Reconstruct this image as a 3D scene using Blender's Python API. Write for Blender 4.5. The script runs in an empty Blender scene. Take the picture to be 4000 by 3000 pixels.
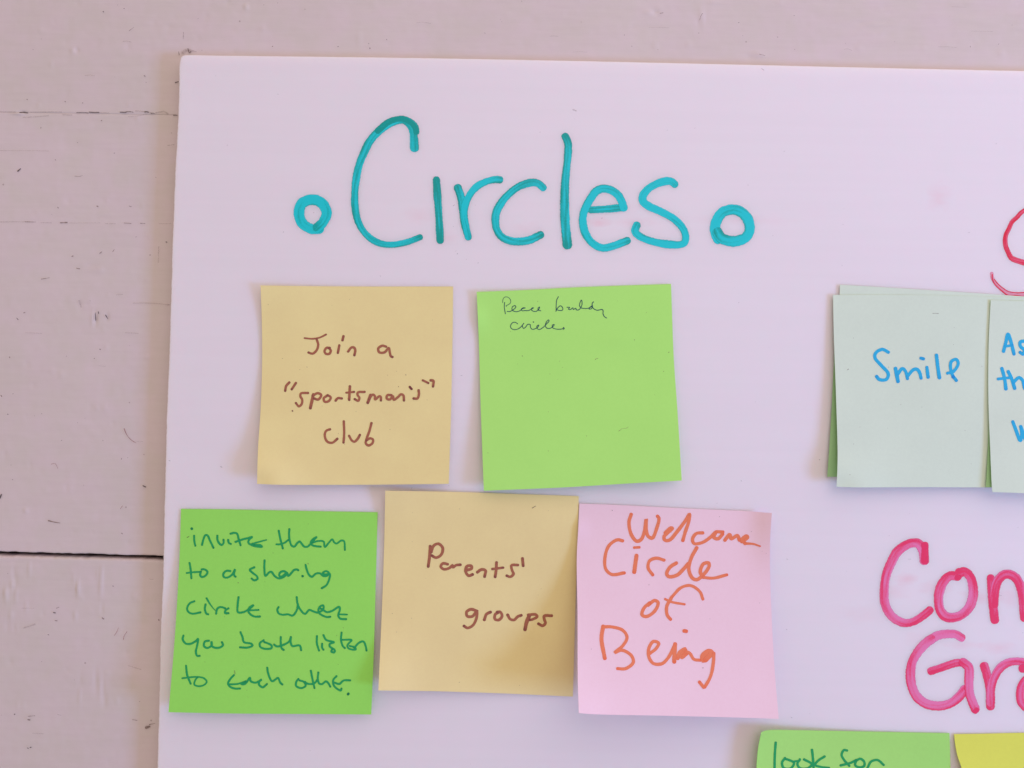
import bpy, math, random
import numpy as np
from mathutils import Matrix, Vector

# ---------------------------------------------------------------- camera, world, lights, exposure
sc = bpy.context.scene
D = 0.315                       # metres from the camera to the sheet
FR = 28.0 / 36.0                # focal length / sensor width
PITCH, ROLL = math.radians(2.0), math.radians(1.0)
WALL_Y = 0.0050                 # wall paint surface; the front of the sheet is y = 0
cd = bpy.data.cameras.new('camera'); cd.lens = 28.0; cd.sensor_width = 36.0
cd.clip_start = 0.01; cd.clip_end = 50
cam = bpy.data.objects.new('camera', cd); sc.collection.objects.link(cam)
CR = Matrix.Rotation(math.pi/2 + PITCH, 3, 'X') @ Matrix.Rotation(ROLL, 3, 'Z')
FW = CR @ Vector((0, 0, -1))
CP = -D * FW
cam.matrix_world = Matrix.Translation(CP) @ CR.to_4x4()
sc.camera = cam

world = bpy.data.worlds.new('World'); sc.world = world; world.use_nodes = True
wn, wl = world.node_tree.nodes, world.node_tree.links
bg = wn['Background']
tc = wn.new('ShaderNodeTexCoord'); sx = wn.new('ShaderNodeSeparateXYZ')
mr = wn.new('ShaderNodeMapRange'); mr.inputs[1].default_value = -1; mr.inputs[2].default_value = 1
mr.inputs[3].default_value = 0; mr.inputs[4].default_value = 1
rp = wn.new('ShaderNodeValToRGB')
rp.color_ramp.elements[0].color = (0.44, 0.365, 0.33, 1)      # floor side of the room
rp.color_ramp.elements[1].color = (0.62, 0.525, 0.495, 1)      # ceiling side
wl.new(tc.outputs['Generated'], sx.inputs[0]); wl.new(sx.outputs[2], mr.inputs[0])
wl.new(mr.outputs[0], rp.inputs[0]); wl.new(rp.outputs[0], bg.inputs[0])
bg.inputs[1].default_value = 0.98

def area(name, direction, dist, sx_, sy_, power, color, up=(0, 0, 1)):
    d = Vector(direction).normalized()
    l = bpy.data.lights.new(name, 'AREA'); l.shape = 'RECTANGLE'; l.size = sx_; l.size_y = sy_
    l.energy = power; l.color = color
    o = bpy.data.objects.new(name, l); sc.collection.objects.link(o)
    o.location = d * dist
    z = d; x = Vector(up).cross(z).normalized(); y = z.cross(x)
    m = Matrix((x, y, z)).transposed().to_4x4(); m.translation = d * dist
    o.matrix_world = m
    return o
area('window_light', (1.0, -0.44, -0.24), 1.7, 0.34, 0.40, 19.8, (0.28, 0.44, 1.0))
area('ceiling_bounce', (0.42, -0.60, 0.64), 0.95, 1.5, 1.1, 4.5, (1.0, 0.83, 0.85))

sc.view_settings.view_transform = 'Standard'; sc.view_settings.look = 'None'
sc.view_settings.exposure = 0.0; sc.view_settings.gamma = 1.0
sc.cycles.max_bounces = 8; sc.cycles.transparent_max_bounces = 16
rng = np.random.default_rng(7); random.seed(7)

# ---------------------------------------------------------------- helpers
CRn = np.array(CR); CPn = np.array(CP)
def unproj(px, py, y=0.0):
    """points of the place seen at photo position (px, py) that lie in the vertical plane y"""
    px = np.asarray(px, float); py = np.asarray(py, float)
    d = np.stack([(px - 2000)/4000/FR, -(py - 1500)/4000/FR, -np.ones_like(px)], -1) @ CRn.T
    t = (y - CPn[1]) / d[..., 1]
    return CPn + d * t[..., None]

def mesh_obj(name, verts, faces, mat, parent=None, origin=None, smooth=False, uvs=None, attr=None):
    me = bpy.data.meshes.new(name)
    v = np.asarray(verts, float)
    org = np.zeros(3) if origin is None else np.asarray(origin, float)
    me.from_pydata((v - org).tolist(), [], [list(map(int, f)) for f in faces])
    if uvs is not None:
        ul = me.uv_layers.new(name='UVMap')
        idx = np.zeros(len(me.loops), dtype=np.int32); me.loops.foreach_get('vertex_index', idx)
        ul.data.foreach_set('uv', np.asarray(uvs, float)[idx].ravel())
    if attr is not None:
        a = me.attributes.new('dens', 'FLOAT', 'POINT'); a.data.foreach_set('value', np.asarray(attr, float))
    if smooth: me.polygons.foreach_set('use_smooth', [True]*len(me.polygons))
    if mat: me.materials.append(mat)
    me.update()
    o = bpy.data.objects.new(name, me); sc.collection.objects.link(o)
    if parent is not None: o.parent = parent
    else: o.location = org
    return o

def tag(o, label=None, cat=None, group=None, kind=None):
    if label: o['label'] = label
    if cat: o['category'] = cat
    if group: o['group'] = group
    if kind: o['kind'] = kind
    return o

def vnoise(x, y, seed=0):
    r = np.random.default_rng(seed); T = r.random((256, 256))
    xi = np.floor(x).astype(int); yi = np.floor(y).astype(int); fx = x-xi; fy = y-yi
    fx = fx*fx*(3-2*fx); fy = fy*fy*(3-2*fy)
    g = lambda a, b: T[a % 256, b % 256]
    return (g(xi, yi)*(1-fx)+g(xi+1, yi)*fx)*(1-fy) + (g(xi, yi+1)*(1-fx)+g(xi+1, yi+1)*fx)*fy - 0.5

class NT:
    def __init__(s, name):
        s.m = bpy.data.materials.new(name); s.m.use_nodes = True
        s.t = s.m.node_tree; s.b = s.t.nodes['Principled BSDF']; s.out = s.t.nodes['Material Output']
    def n(s, typ, **kw):
        o = s.t.nodes.new('ShaderNode'+typ)
        for k, v in kw.items(): setattr(o, k, v)
        return o
    def l(s, a, b): s.t.links.new(a, b)
    def coord(s, scale=(1, 1, 1), loc=(0, 0, 0), src='Object'):
        c = s.n('TexCoord'); m = s.n('Mapping'); m.inputs['Scale'].default_value = scale
        m.inputs['Location'].default_value = loc
        s.l(c.outputs[src], m.inputs[0]); return m.outputs[0]
    def noise(s, vec, scale, detail=3, rough=0.5):
        o = s.n('TexNoise'); o.inputs['Scale'].default_value = scale
        o.inputs['Detail'].default_value = detail; o.inputs['Roughness'].default_value = rough
        s.l(vec, o.inputs['Vector']); return o.outputs['Fac']
    def ramp(s, fac, a, b, ca, cb):
        o = s.n('ValToRGB'); e = o.color_ramp.elements
        e[0].position = a; e[1].position = b; e[0].color = (*ca, 1); e[1].color = (*cb, 1)
        s.l(fac, o.inputs[0]); return o.outputs[0]
    def mix(s, fac, a, b, blend='MIX'):
        o = s.n('MixRGB', blend_type=blend)
        for i, v in enumerate((fac, a, b)):
            if hasattr(v, 'node'): s.l(v, o.inputs[i])
            elif i == 0: o.inputs[0].default_value = v
            else: o.inputs[i].default_value = (*v, 1)
        return o.outputs[0]
    def math(s, op, a, b=0.0, clamp=False):
        o = s.n('Math', operation=op, use_clamp=clamp)
        for i, v in enumerate((a, b)):
            if hasattr(v, 'node'): s.l(v, o.inputs[i])
            else: o.inputs[i].default_value = v
        return o.outputs[0]
    def bump(s, h, strength, dist, prev=None):
        o = s.n('Bump'); o.inputs['Strength'].default_value = strength; o.inputs['Distance'].default_value = dist
        s.l(h, o.inputs['Height'])
        if prev is not None: s.l(prev, o.inputs['Normal'])
        return o.outputs[0]

# ---------------------------------------------------------------- materials
def mat_paint():
    t = NT('painted_wood')
    v = t.coord(); vs = t.coord((0.12, 1, 1.3))
    big = t.noise(v, 14, 3); brush = t.noise(vs, 420, 4, 0.6); mott = t.noise(v, 95, 3)
    c = t.ramp(big, 0.3, 0.7, (0.655, 0.565, 0.525), (0.715, 0.625, 0.595))
    c = t.mix(0.55, c, t.ramp(mott, 0.35, 0.68, (0.665, 0.60, 0.545), (0.715, 0.605, 0.61)))
    c = t.mix(0.05, c, t.ramp(brush, 0.3, 0.7, (0.45, 0.36, 0.33), (0.85, 0.78, 0.75)))
    # small sparse dirt specks
    vo = t.n('TexVoronoi'); vo.inputs['Scale'].default_value = 150; t.l(t.coord((1, 1, 1)), vo.inputs['Vector'])
    near = t.math('LESS_THAN', vo.outputs['Distance'], 0.055)
    sp = t.n('SeparateColor'); t.l(vo.outputs['Color'], sp.inputs[0])
    some = t.math('GREATER_THAN', sp.outputs[0], 0.86)
    k = t.math('MULTIPLY', t.math('MULTIPLY', near, some), 0.42)
    c = t.mix(k, c, (0.22, 0.14, 0.12))
    t.l(c, t.b.inputs['Base Color']); t.b.inputs['Roughness'].default_value = 0.62
    t.b.inputs['Specular IOR Level'].default_value = 0.3
    n = t.bump(brush, 0.08, 0.00012); n = t.bump(t.noise(v, 1900, 2), 0.16, 0.00006, n)
    t.l(n, t.b.inputs['Normal']); return t.m

def mat_plain(name, col, rough=0.8, spec=0.2):
    t = NT(name); v = t.coord()
    c = t.mix(0.35, col, t.ramp(t.noise(v, 700, 3), 0.35, 0.65, tuple(x*0.55 for x in col), tuple(min(1, x*1.3) for x in col)))
    t.l(c, t.b.inputs['Base Color']); t.b.inputs['Roughness'].default_value = rough
    t.b.inputs['Specular IOR Level'].default_value = spec; return t.m

def mat_board():
    t = NT('white_plastic_sheet')
    v = t.coord(); fl = t.coord((0.02, 1, 1))
    c = t.ramp(t.noise(v, 22, 3), 0.3, 0.7, (0.88, 0.815, 0.845), (0.90, 0.83, 0.86))
    c = t.mix(0.5, c, t.ramp(t.noise(v, 120, 3), 0.35, 0.65, (0.875, 0.83, 0.85), (0.905, 0.815, 0.855)))
    c = t.mix(0.03, c, t.ramp(t.noise(fl, 260, 2), 0.35, 0.65, (0.66, 0.62, 0.66), (0.95, 0.93, 0.97)))
    # faint pink smears of wiped ink: (photo x, y, radius x, radius z in mm, amount)
    wob = t.noise(t.coord((1, 1, 2.5)), 180, 3)
    for px, py, rx, rz, a in [(2340, 868, 7, 3, .26), (2480, 870, 12, 3, .12), (2900, 860, 30, 3, .07), (3665, 770, 6.5, 8, .14),
                              (3540, 2262, 6, 3.5, .24), (3490, 2310, 9, 4, .13), (3650, 2300, 9, 4.5, .17), (3830, 2335, 11, 5, .19),
                              (3900, 2530, 10, 4, .16), (3620, 2500, 12, 5, .10), (3380, 2400, 16, 5, .07), (1640, 840, 9, 5, .09),
                              (1745, 930, 6, 4, .10), (2060, 900, 10, 5, .09), (3950, 2330, 8, 6, .18), (3760, 2520, 9, 3, .13)]:
        p = unproj(px, py, 0.0)
        m = t.n('Mapping'); cc = t.n('TexCoord'); t.l(cc.outputs['Object'], m.inputs[0])
        m.inputs['Scale'].default_value = (1000/rx, 0, 1000/rz)
        m.inputs['Location'].default_value = (-p[0]*1000/rx, 0, -p[2]*1000/rz)
        ln = t.n('VectorMath', operation='LENGTH'); t.l(m.outputs[0], ln.inputs[0])
        f = t.math('SUBTRACT', 1.35, t.math('ADD', ln.outputs['Value'], t.math('MULTIPLY', wob, 1.0)), clamp=True)
        c = t.mix(t.math('MULTIPLY', f, a*1.9), c, (0.90, 0.50, 0.56))
    t.l(c, t.b.inputs['Base Color']); t.b.inputs['Roughness'].default_value = 0.38
    t.b.inputs['Subsurface Weight'].default_value = 0.6; t.b.inputs['Subsurface Scale'].default_value = 0.006
    t.b.inputs['Subsurface Radius'].default_value = (1.0, 0.8, 0.8)
    t.b.inputs['Specular IOR Level'].default_value = 0.35
    n = t.bump(t.noise(fl, 230, 2), 0.17, 0.00020); n = t.bump(t.noise(v, 1500, 2), 0.05, 0.00005, n)
    t.l(n, t.b.inputs['Normal']); return t.m

def mat_paper(name, col, trans=0.12, seed=0.0, var=0.06):
    t = NT(name); v = t.coord(loc=(seed, seed*0.7, 0))
    lo = tuple(x*(1-var) for x in col); hi = tuple(min(0.985, x*(1+var*0.6)) for x in col)
    c = t.ramp(t.noise(v, 45, 3), 0.3, 0.7, lo, hi)
    c = t.mix(0.22, c, t.ramp(t.noise(v, 900, 3, 0.65), 0.35, 0.65, tuple(x*0.95 for x in col), tuple(min(0.98, x*1.05) for x in col)))
    t.l(c, t.b.inputs['Base Color']); t.b.inputs['Roughness'].default_value = 0.85
    t.b.inputs['Specular IOR Level'].default_value = 0.15
    n = t.bump(t.noise(v, 2600, 3), 0.05, 0.00004); n = t.bump(t.noise(v, 40, 2), 0.25, 0.0004, n)
    t.l(n, t.b.inputs['Normal'])
    tr = t.n('BsdfTranslucent'); t.l(c, tr.inputs[0]); ms = t.n('MixShader'); ms.inputs[0].default_value = trans
    t.l(t.b.outputs[0], ms.inputs[1]); t.l(tr.outputs[0], ms.inputs[2]); t.l(ms.outputs[0], t.out.inputs[0])
    return t.m

def mat_ink(name, light, dark, streak=1.0, alpha=1.0, rough=0.55, edge=0.16, su=0.09, sv=1.6, bias=0.0, side=0.0):
    """marker ink: lighter where the stroke ran fast, darker where the pen rested; UV = (mm along, -1..1 across)"""
    t = NT(name); uv = t.coord((su, sv, 1), src='UV')
    n1 = t.noise(uv, 4.0, 1 if rough < 0.5 else 3, 0.5); n2 = t.noise(t.coord(), 1600, 2)
    a = t.n('Attribute'); a.attribute_name = 'dens'
    f = t.math('ADD', t.math('MULTIPLY', t.math('SUBTRACT', n1, 0.5), 2.2*streak), a.outputs['Fac'])
    f = t.math('ADD', f, t.math('MULTIPLY', t.math('SUBTRACT', n2, 0.5), 0.8))
    if side:
        s2 = t.n('SeparateXYZ'); t.l(t.coord(src='UV'), s2.inputs[0]); f = t.math('ADD', f, t.math('MULTIPLY', s2.outputs[1], side))
    f = t.math('ADD', f, bias, clamp=True)
    t.l(t.mix(f, light, dark), t.b.inputs['Base Color'])
    t.b.inputs['Roughness'].default_value = rough; t.b.inputs['Specular IOR Level'].default_value = 0.25
    sp = t.n('SeparateXYZ'); t.l(t.coord(src='UV'), sp.inputs[0])
    e = t.math('ABSOLUTE', sp.outputs[1]); e = t.math('DIVIDE', t.math('SUBTRACT', 1.0, e), edge, clamp=True)
    al = t.math('MULTIPLY', e, t.math('ADD', alpha, t.math('MULTIPLY', t.math('SUBTRACT', n1, 0.5), (1-alpha)*3), clamp=True))
    t.l(al, t.b.inputs['Alpha']); return t.m

M = {}
M['paint'] = mat_paint(); M['board'] = mat_board()
M['gap'] = mat_plain('dark_wall_cavity', (0.035, 0.028, 0.024), 0.95, 0.05)
M['edge'] = mat_plain('sheet_edge', (0.62, 0.58, 0.58), 0.7)
M['yellow'] = mat_paper('buff_yellow_paper', (0.985, 0.84, 0.385), 0.09, 0.3)
M['yellow2'] = mat_paper('buff_yellow_paper_second', (0.975, 0.825, 0.39), 0.09, 0.9)
M['green'] = mat_paper('lime_green_paper', (0.50, 0.985, 0.22), 0.06, 1.7, 0.03)
M['green3'] = mat_paper('leaf_green_paper', (0.37, 0.91, 0.15), 0.08, 2.7, 0.02)
M['greenL'] = mat_paper('soft_green_paper', (0.46, 0.91, 0.22), 0.09, 3.7, 0.03)
M['greenShade'] = mat_paper('green_shade_paper', (0.42, 0.72, 0.34), 0.10, 3.2, 0.03)  # green-tinted shade beside the Smile note, put into a sheet colour
M['pink'] = mat_paper('pale_pink_paper', (0.99, 0.715, 0.785), 0.04, 4.7, 0.03)
M['mint'] = mat_paper('pale_mint_paper', (0.765, 0.91, 0.73), 0.09, 5.7, 0.03)
M['mint2'] = mat_paper('pale_mint_paper_second', (0.77, 0.91, 0.735), 0.09, 6.7, 0.03)
M['lemon'] = mat_paper('lemon_yellow_paper', (0.84, 0.90, 0.14), 0.09, 7.7, 0.03)
M['teal'] = mat_ink('teal_marker_ink', (0.010, 0.68, 0.71), (0.002, 0.38, 0.32), 1.25, 0.97, 0.4, 0.11, 0.020, 0.45, 0.22, 0.16)
M['pinkink'] = mat_ink('pink_marker_ink', (0.93, 0.23, 0.48), (0.90, 0.045, 0.15), 1.2, 0.94, 0.4, 0.13, 0.018, 0.4, 0.55, 0.5)
M['redink'] = mat_ink('red_marker_ink', (0.90, 0.12, 0.22), (0.78, 0.012, 0.05), 1.8, 0.95, 0.4, 0.2, 0.025, 0.6, 0.5, 0.3)
M['redfaint'] = mat_ink('faded_red_marker_ink', (0.90, 0.36, 0.48), (0.84, 0.10, 0.20), 1.1, 0.8, 0.4, 0.35)
M['brown'] = mat_ink('brown_felt_pen_ink', (0.43, 0.155, 0.085), (0.20, 0.055, 0.055), 0.8, 0.96, 0.8, 0.08, 0.5, 1.2)
M['pen'] = mat_ink('dark_ballpoint_ink', (0.02, 0.10, 0.12), (0.008, 0.035, 0.07), 1.0, 0.92, 0.6, 0.3, 0.5, 1)
M['greenink'] = mat_ink('green_felt_pen_ink', (0.02, 0.40, 0.115), (0.008, 0.22, 0.085), 0.8, 0.97, 0.8, 0.08, 0.5, 1.2)
M['orange'] = mat_ink('orange_felt_pen_ink', (0.90, 0.26, 0.125), (0.86, 0.14, 0.06), 0.8, 0.97, 0.8, 0.08, 0.4, 1.2)
M['blue'] = mat_ink('blue_felt_pen_ink', (0.035, 0.50, 0.80), (0.015, 0.30, 0.70), 0.8, 0.97, 0.8, 0.08, 0.4, 1.2)
M['dirt'] = mat_ink('brown_dirt', (0.28, 0.19, 0.155), (0.12, 0.075, 0.06), 1.2, 0.7, 0.9, 0.6, 0.7, 1)
M['dark'] = mat_ink('dark_crack', (0.09, 0.06, 0.05), (0.02, 0.015, 0.015), 1.2, 0.85, 0.9, 0.6, 0.7, 1)
M['dirtf'] = mat_ink('faint_dirt', (0.46, 0.37, 0.34), (0.32, 0.24, 0.21), 1.2, 0.36, 0.9, 0.9, 0.7, 1)
M['fibre'] = mat_ink('reddish_fibre', (0.36, 0.13, 0.10), (0.24, 0.08, 0.07), 1.0, 0.85, 0.7, 0.5)

# ---------------------------------------------------------------- strokes
def catmull(P, step):
    P = np.asarray(P, float)
    if len(P) == 2: P = np.array([P[0], P.mean(0), P[1]])
    Q = np.vstack([2*P[0]-P[1], P, 2*P[-1]-P[-2]]); out = []
    for i in range(1, len(Q)-2):
        p0, p1, p2, p3 = Q[i-1:i+3]; a = 0.5
        t0 = 0; t1 = t0+max(1e-6, np.linalg.norm(p1-p0))**a; t2 = t1+max(1e-6, np.linalg.norm(p2-p1))**a
        t3 = t2+max(1e-6, np.linalg.norm(p3-p2))**a
        n = max(2, int(np.linalg.norm(p2-p1)/step)); t = np.linspace(t1, t2, n, endpoint=False)[:, None]
        A1 = (t1-t)/(t1-t0)*p0+(t-t0)/(t1-t0)*p1; A2 = (t2-t)/(t2-t1)*p1+(t-t1)/(t2-t1)*p2
        A3 = (t3-t)/(t3-t2)*p2+(t-t2)/(t3-t2)*p3
        B1 = (t2-t)/(t2-t0)*A1+(t-t0)/(t2-t0)*A2; B2 = (t3-t)/(t3-t1)*A2+(t-t1)/(t3-t1)*A3
        out.append((t2-t)/(t2-t1)*B1+(t-t1)/(t2-t1)*B2)
    return np.vstack(out+[P[-1:]])

class Ink:
    """collects strokes of one word, laid on a surface lift(px, py) in metres in front of base plane y0"""
    def __init__(s, lift=None, y0=0.0, eps=0.00006):
        s.V = []; s.F = []; s.U = []; s.A = []; s.k = 0; s.lift = lift; s.y0 = y0; s.eps = eps; s.n = 0
    def stroke(s, pts, hw, dens=0.0, ends=0.5, jit=0.07):
        """pts in photo px; hw half width in px or (start, end)"""
        if len(pts) == 1:
            x, y = pts[0]; pts = [(x-0.5, y-0.4), (x+0.5, y+0.4)]
        h0, h1 = hw if isinstance(hw, tuple) else (hw, hw)
        hm = max(h0, h1); step = max(0.8, hm*0.28)
        C = catmull(pts, step)
        seg = np.r_[0, np.cumsum(np.linalg.norm(np.diff(C, axis=0), axis=1))]; L = seg[-1]
        n = max(3, int(L/step)+1); q = np.linspace(0, L, n)
        C = np.stack([np.interp(q, seg, C[:, i]) for i in (0, 1)], 1)
        T = np.gradient(C, axis=0); T /= np.linalg.norm(T, axis=1)[:, None]+1e-9
        c = np.array([0.02, 0.12, 0.3, 0.55, 0.85]) 
        pre = np.array([C[0]-T[0]*h0*(1-a)*0.95 for a in c*0.95]); post = np.array([C[-1]+T[-1]*h1*(1-a)*0.95 for a in (c*0.95)[::-1]])
        fa = (1-(1-c*0.95)**2)**0.42; fb = fa[::-1]
        W = np.interp(q, [0, L], [h0, h1])
        ph = random.random()*99
        wv = 1+jit*2*vnoise(q/(hm*3.1)+ph, np.zeros_like(q)+ph, 3)
        W = np.r_[fa*h0*wv[0], W*wv, fb*h1*wv[-1]]
        C = np.vstack([pre, C, post]); T = np.vstack([np.repeat(T[:1], 5, 0), T, np.repeat(T[-1:], 5, 0)])
        N = np.stack([-T[:, 1], T[:, 0]], 1)
        u = np.r_[-h0*(1-c), q, L+h1*c]
        cr = np.array([-1, -0.5, 0, 0.5, 1.0]); m = len(C)
        rag = 1+0.05*(rng.random((m, 2))-0.5)*2
        X = C[:, None, :] + N[:, None, :]*(W[:, None]*cr[None, :])[..., None]
        X[:, 0] = C-N*(W*rag[:, 0])[:, None]; X[:, -1] = C+N*(W*rag[:, 1])[:, None]
        dv = dens + ends*(np.exp(-np.maximum(u, 0)/(hm*1.1))*0.6 + np.exp(-np.maximum(L-u, 0)/(hm*1.3)))
        px, py = X[..., 0].ravel(), X[..., 1].ravel()
        lf = s.lift(px, py) if s.lift else np.zeros_like(px)
        off = s.eps + 0.000004*s.n + 0.000004*np.repeat(np.linspace(0, 1, m), 5)
        y = s.y0 - lf - off
        P = unproj(px, py, y)
        s.V.append(P); s.U.append(np.stack([np.repeat(u, 5)*0.1+s.n*7.3+ph, np.tile(cr, m)], 1)); s.A.append(np.repeat(dv, 5))
        i = np.arange(m-1)[:, None]*5+np.arange(4)[None, :]; i = i.ravel()+s.k
        s.F.append(np.stack([i, i+1, i+6, i+5], 1)); s.k += m*5; s.n += 1
    def build(s, name, mat, parent=None, origin=None, label=None):
        o = mesh_obj(name, np.vstack(s.V), np.vstack(s.F), mat, parent, origin, True, np.vstack(s.U), np.hstack(s.A))
        if label: o['label'] = label
        return o

def parse(reg, txt):
    """'x,y x,y ...' strokes separated by ';' in an enlarged view of the photo -> photo px. Optional leading 'w=..' 'd=..'"""
    ox, oy, k = reg; out = []
    for st in txt.split(';'):
        st = st.strip()
        if not st: continue
        pts = []; opt = {}
        for tk in st.split():
            if '=' in tk: a, b = tk.split('='); opt[a] = float(b)
            else: a, b = tk.split(','); pts.append((ox+float(a)/k, oy+float(b)/k))
        out.append((pts, opt))
    return out
def write(reg, words, hw, mat, lift, parent, origin, eps=0.00006, ends=0.5, label='word'):
    k = reg[2]
    for word, txt in words:
        ik = Ink(lift, 0.0, eps); fat = 1.06 if lift is None else 1.0
        for pts, opt in parse(reg, txt):
            w = opt.get('w', hw)/k*fat; e = opt.get('e', opt.get('w', hw))/k*fat
            ik.stroke(pts, (w, e), opt.get('d', 0.0), ends)
        ik.build('handwritten_word', M[mat], parent, origin, '%s reading %s' % (label, word))

# ---------------------------------------------------------------- the wall of painted planks
wall = bpy.data.objects.new('wall', None); sc.collection.objects.link(wall)
tag(wall, kind='structure')
def line(p0, p1):
    a = unproj(*map(np.array, p0), WALL_Y); b = unproj(*map(np.array, p1), WALL_Y)
    k = (b[2]-a[2])/(b[0]-a[0]); return lambda x: a[2]+(x-a[0])*k
seam = line((0., 438.), (690., 449.)); gap_t = line((0., 2154.), (632., 2172.)); gap_b = line((0., 2171.), (632., 2188.))
XL, XR = -0.34, 0.46
DENTS = []   # (photo x, y, radius x px, radius y px, height mm)
for a in [(2535, 50, 22, 9, .30), (2560, 48, 14, 8, -.35), (2740, 62, 7, 30, .30), (2728, 85, 6, 22, -.25), (2958, 212, 26, 9, .32), (2930, 222, 20, 12, -.25),
          (1405, 150, 5, 32, .22), (962, 28, 9, 10, .35), (285, 200, 9, 8, .3), (300, 196, 8, 7, -.35), (372, 1245, 7, 24, -.45), (362, 1245, 5, 26, .35),
          (418, 1238, 6, 12, -.35), (102, 1995, 7, 7, .35), (380, 1055, 26, 12, .18), (352, 1035, 20, 9, -.14), (575, 1395, 10, 6, .2),
          (75, 445, 22, 6, .5), (90, 438, 14, 5, -.5), (312, 1190, 12, 20, -.15), (3420, 95, 60, 6, .15), (3360, 90, 20, 5, -.2), (3355, 185, 10, 10, .2),
          (2560, 180, 8, 14, .22), (2690, 175, 7, 10, .22), (2152, 170, 14, 4, .16), (3910, 208, 10, 16, .2), (2790, 10, 20, 6, .25),
          (590, 2090, 14, 8, -.12), (580, 2085, 10, 6, .12)]:
    DENTS.append(a)
for i in range(26):      # paint drips and sags at the lower left
    x = random.choice([8, 30, 55, 70, 100, 110, 300, 312, 375, 388, 400]) + random.gauss(0, 7); y = random.choice([2230, 2300, 2330, 2390, 2450, 2680, 2720]) + random.gauss(0, 25)
    DENTS.append((x, y, random.uniform(3.5, 7), random.uniform(14, 45), random.choice([.28, .22, -.2])))
for i in range(60):
    DENTS.append((random.uniform(0, 600), random.uniform(0, 3000), random.uniform(4, 12), random.uniform(4, 14), random.choice([.12, .16, -.12, -.15])))
for i in range(50):
    DENTS.append((random.uniform(600, 4000), random.uniform(0, 230), random.uniform(4, 14), random.uniform(4, 12), random.choice([.10, .14, -.1, -.12])))
def plank(zt, zb, groove, cap_t=True, tdep=0.0008, bdep=0.0006):
    xs = np.r_[np.arange(XL, -0.100, 0.0007), np.arange(-0.100, XR, 0.0028 if not cap_t else 0.0011), XR]
    x = xs[:, None]; top = zt(x)*np.ones_like(x); bot = zb(x)*np.ones_like(x)
    n = int(np.max(top-bot)/0.0008); v = np.linspace(0, 1, n)
    e = 0.004/np.max(top-bot)
    v = np.unique(np.r_[np.linspace(0, e, 14), v, np.linspace(1-e, 1, 14)])
    jt = vnoise(x*700, x*0, 11)*(0.00030 if tdep > .0005 else 0); jb = vnoise(x*650, x*0, 12)*(0.00030 if bdep > .0005 else 0)
    top = top+jt; bot = bot+jb
    Z = top+(bot-top)*v[None, :]; X = np.repeat(x, len(v), 1)
    h = 0.00012*vnoise(X*60, Z*170, 1)+0.00005*vnoise(X*120, Z*900, 2)+0.00007*vnoise(X*420, Z*420, 4)+0.0006*vnoise(X*9, Z*14, 5)
    for zg, dep, wd in groove:
        h -= dep*np.exp(-((Z-zg(X))/wd)**2)*(0.55+0.9*vnoise(X*260, Z*0, 6))
    dt = top-Z; db = Z-bot
    for dd, r, dp in ((dt, 0.0009, tdep), (db, 0.0006, bdep)):
        h -= dp*np.clip(1-dd/r, 0, 1)**2
    P0 = unproj(np.array([0.]), np.array([0.]), WALL_Y)[0]
    for px, py, rx, ry, a in DENTS:
        c = unproj(np.array(float(px)), np.array(float(py)), WALL_Y); s = 0.1018e-3
        ix = np.where(np.abs(xs-c[0]) < rx*s*3)[0]
        if len(ix) == 0: continue
        sl = slice(ix[0], ix[-1]+1)
        h[sl] += a*0.001*np.exp(-((X[sl]-c[0])/(rx*s))**2-((Z[sl]-c[2])/(ry*s))**2)
    Y = WALL_Y-h
    V = np.stack([X, Y, Z], -1).reshape(-1, 3); nx, nz = X.shape
    i = (np.arange(nx-1)[:, None]*nz+np.arange(nz-1)[None, :]).ravel()
    F = np.stack([i, i+1, i+nz+1, i+nz], 1).tolist()
    b = len(V)      # back edge: top and bottom returns and a back sheet
    back = []
    for k in range(nx):
        back += [(xs[k], WALL_Y+0.015, V[k*nz][2]), (xs[k], WALL_Y+0.015, V[k*nz+nz-1][2])]
    V = np.vstack([V, back])
    for k in range(nx-1):
        a, c = b+2*k, b+2*k+2
        F.append([k*nz, (k+1)*nz, c, a]); F.append([k*nz+nz-1, a+1, c+1, (k+1)*nz+nz-1]); F.append([a, c, c+1, a+1])
    F.append([j for j in range(nz)][::-1]+[b, b+1]); F.append([(nx-1)*nz+j for j in range(nz)]+[b+2*nx-1, b+2*nx-2])
    o = mesh_obj('plank', V, F, M['paint'], wall, None, True)
    return o
gz1 = line((0., 868.), (690., 876.)); gz2 = line((0., 588.), (690., 594.)); gz3 = line((400., 1186.), (660., 1190.)); gz4 = line((0., 2268.), (632., 2272.))
o1 = plank(lambda x: seam(x)+0.16, lambda x: seam(x)+0.00001, [], True, .0008, .00010)
o2 = plank(lambda x: seam(x)-0.00001, gap_t, [(gz1, .00008, .0004), (gz2, .00003, .0005), (gz3, .00005, .0008)], False, .00012, .0006)
o3 = plank(gap_b, lambda x: gap_b(x)-0.18, [(gz4, .00005, .0006)], False)
z0, z1 = float(gap_b(np.array(XL)))-0.2, float(seam(np.array(XL)))+0.17
bk = [(XL, WALL_Y+.016, z0), (XR, WALL_Y+.016, z0), (XR, WALL_Y+.016, z1), (XL, WALL_Y+.016, z1), (XL, WALL_Y+.03, z0), (XR, WALL_Y+.03, z0), (XR, WALL_Y+.03, z1), (XL, WALL_Y+.03, z1)]
mesh_obj('wall_cavity_backing', bk, [(0, 1, 2, 3), (5, 4, 7, 6), (4, 0, 3, 7), (1, 5, 6, 2), (4, 5, 1, 0), (3, 2, 6, 7)], M['gap'], wall)

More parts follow.
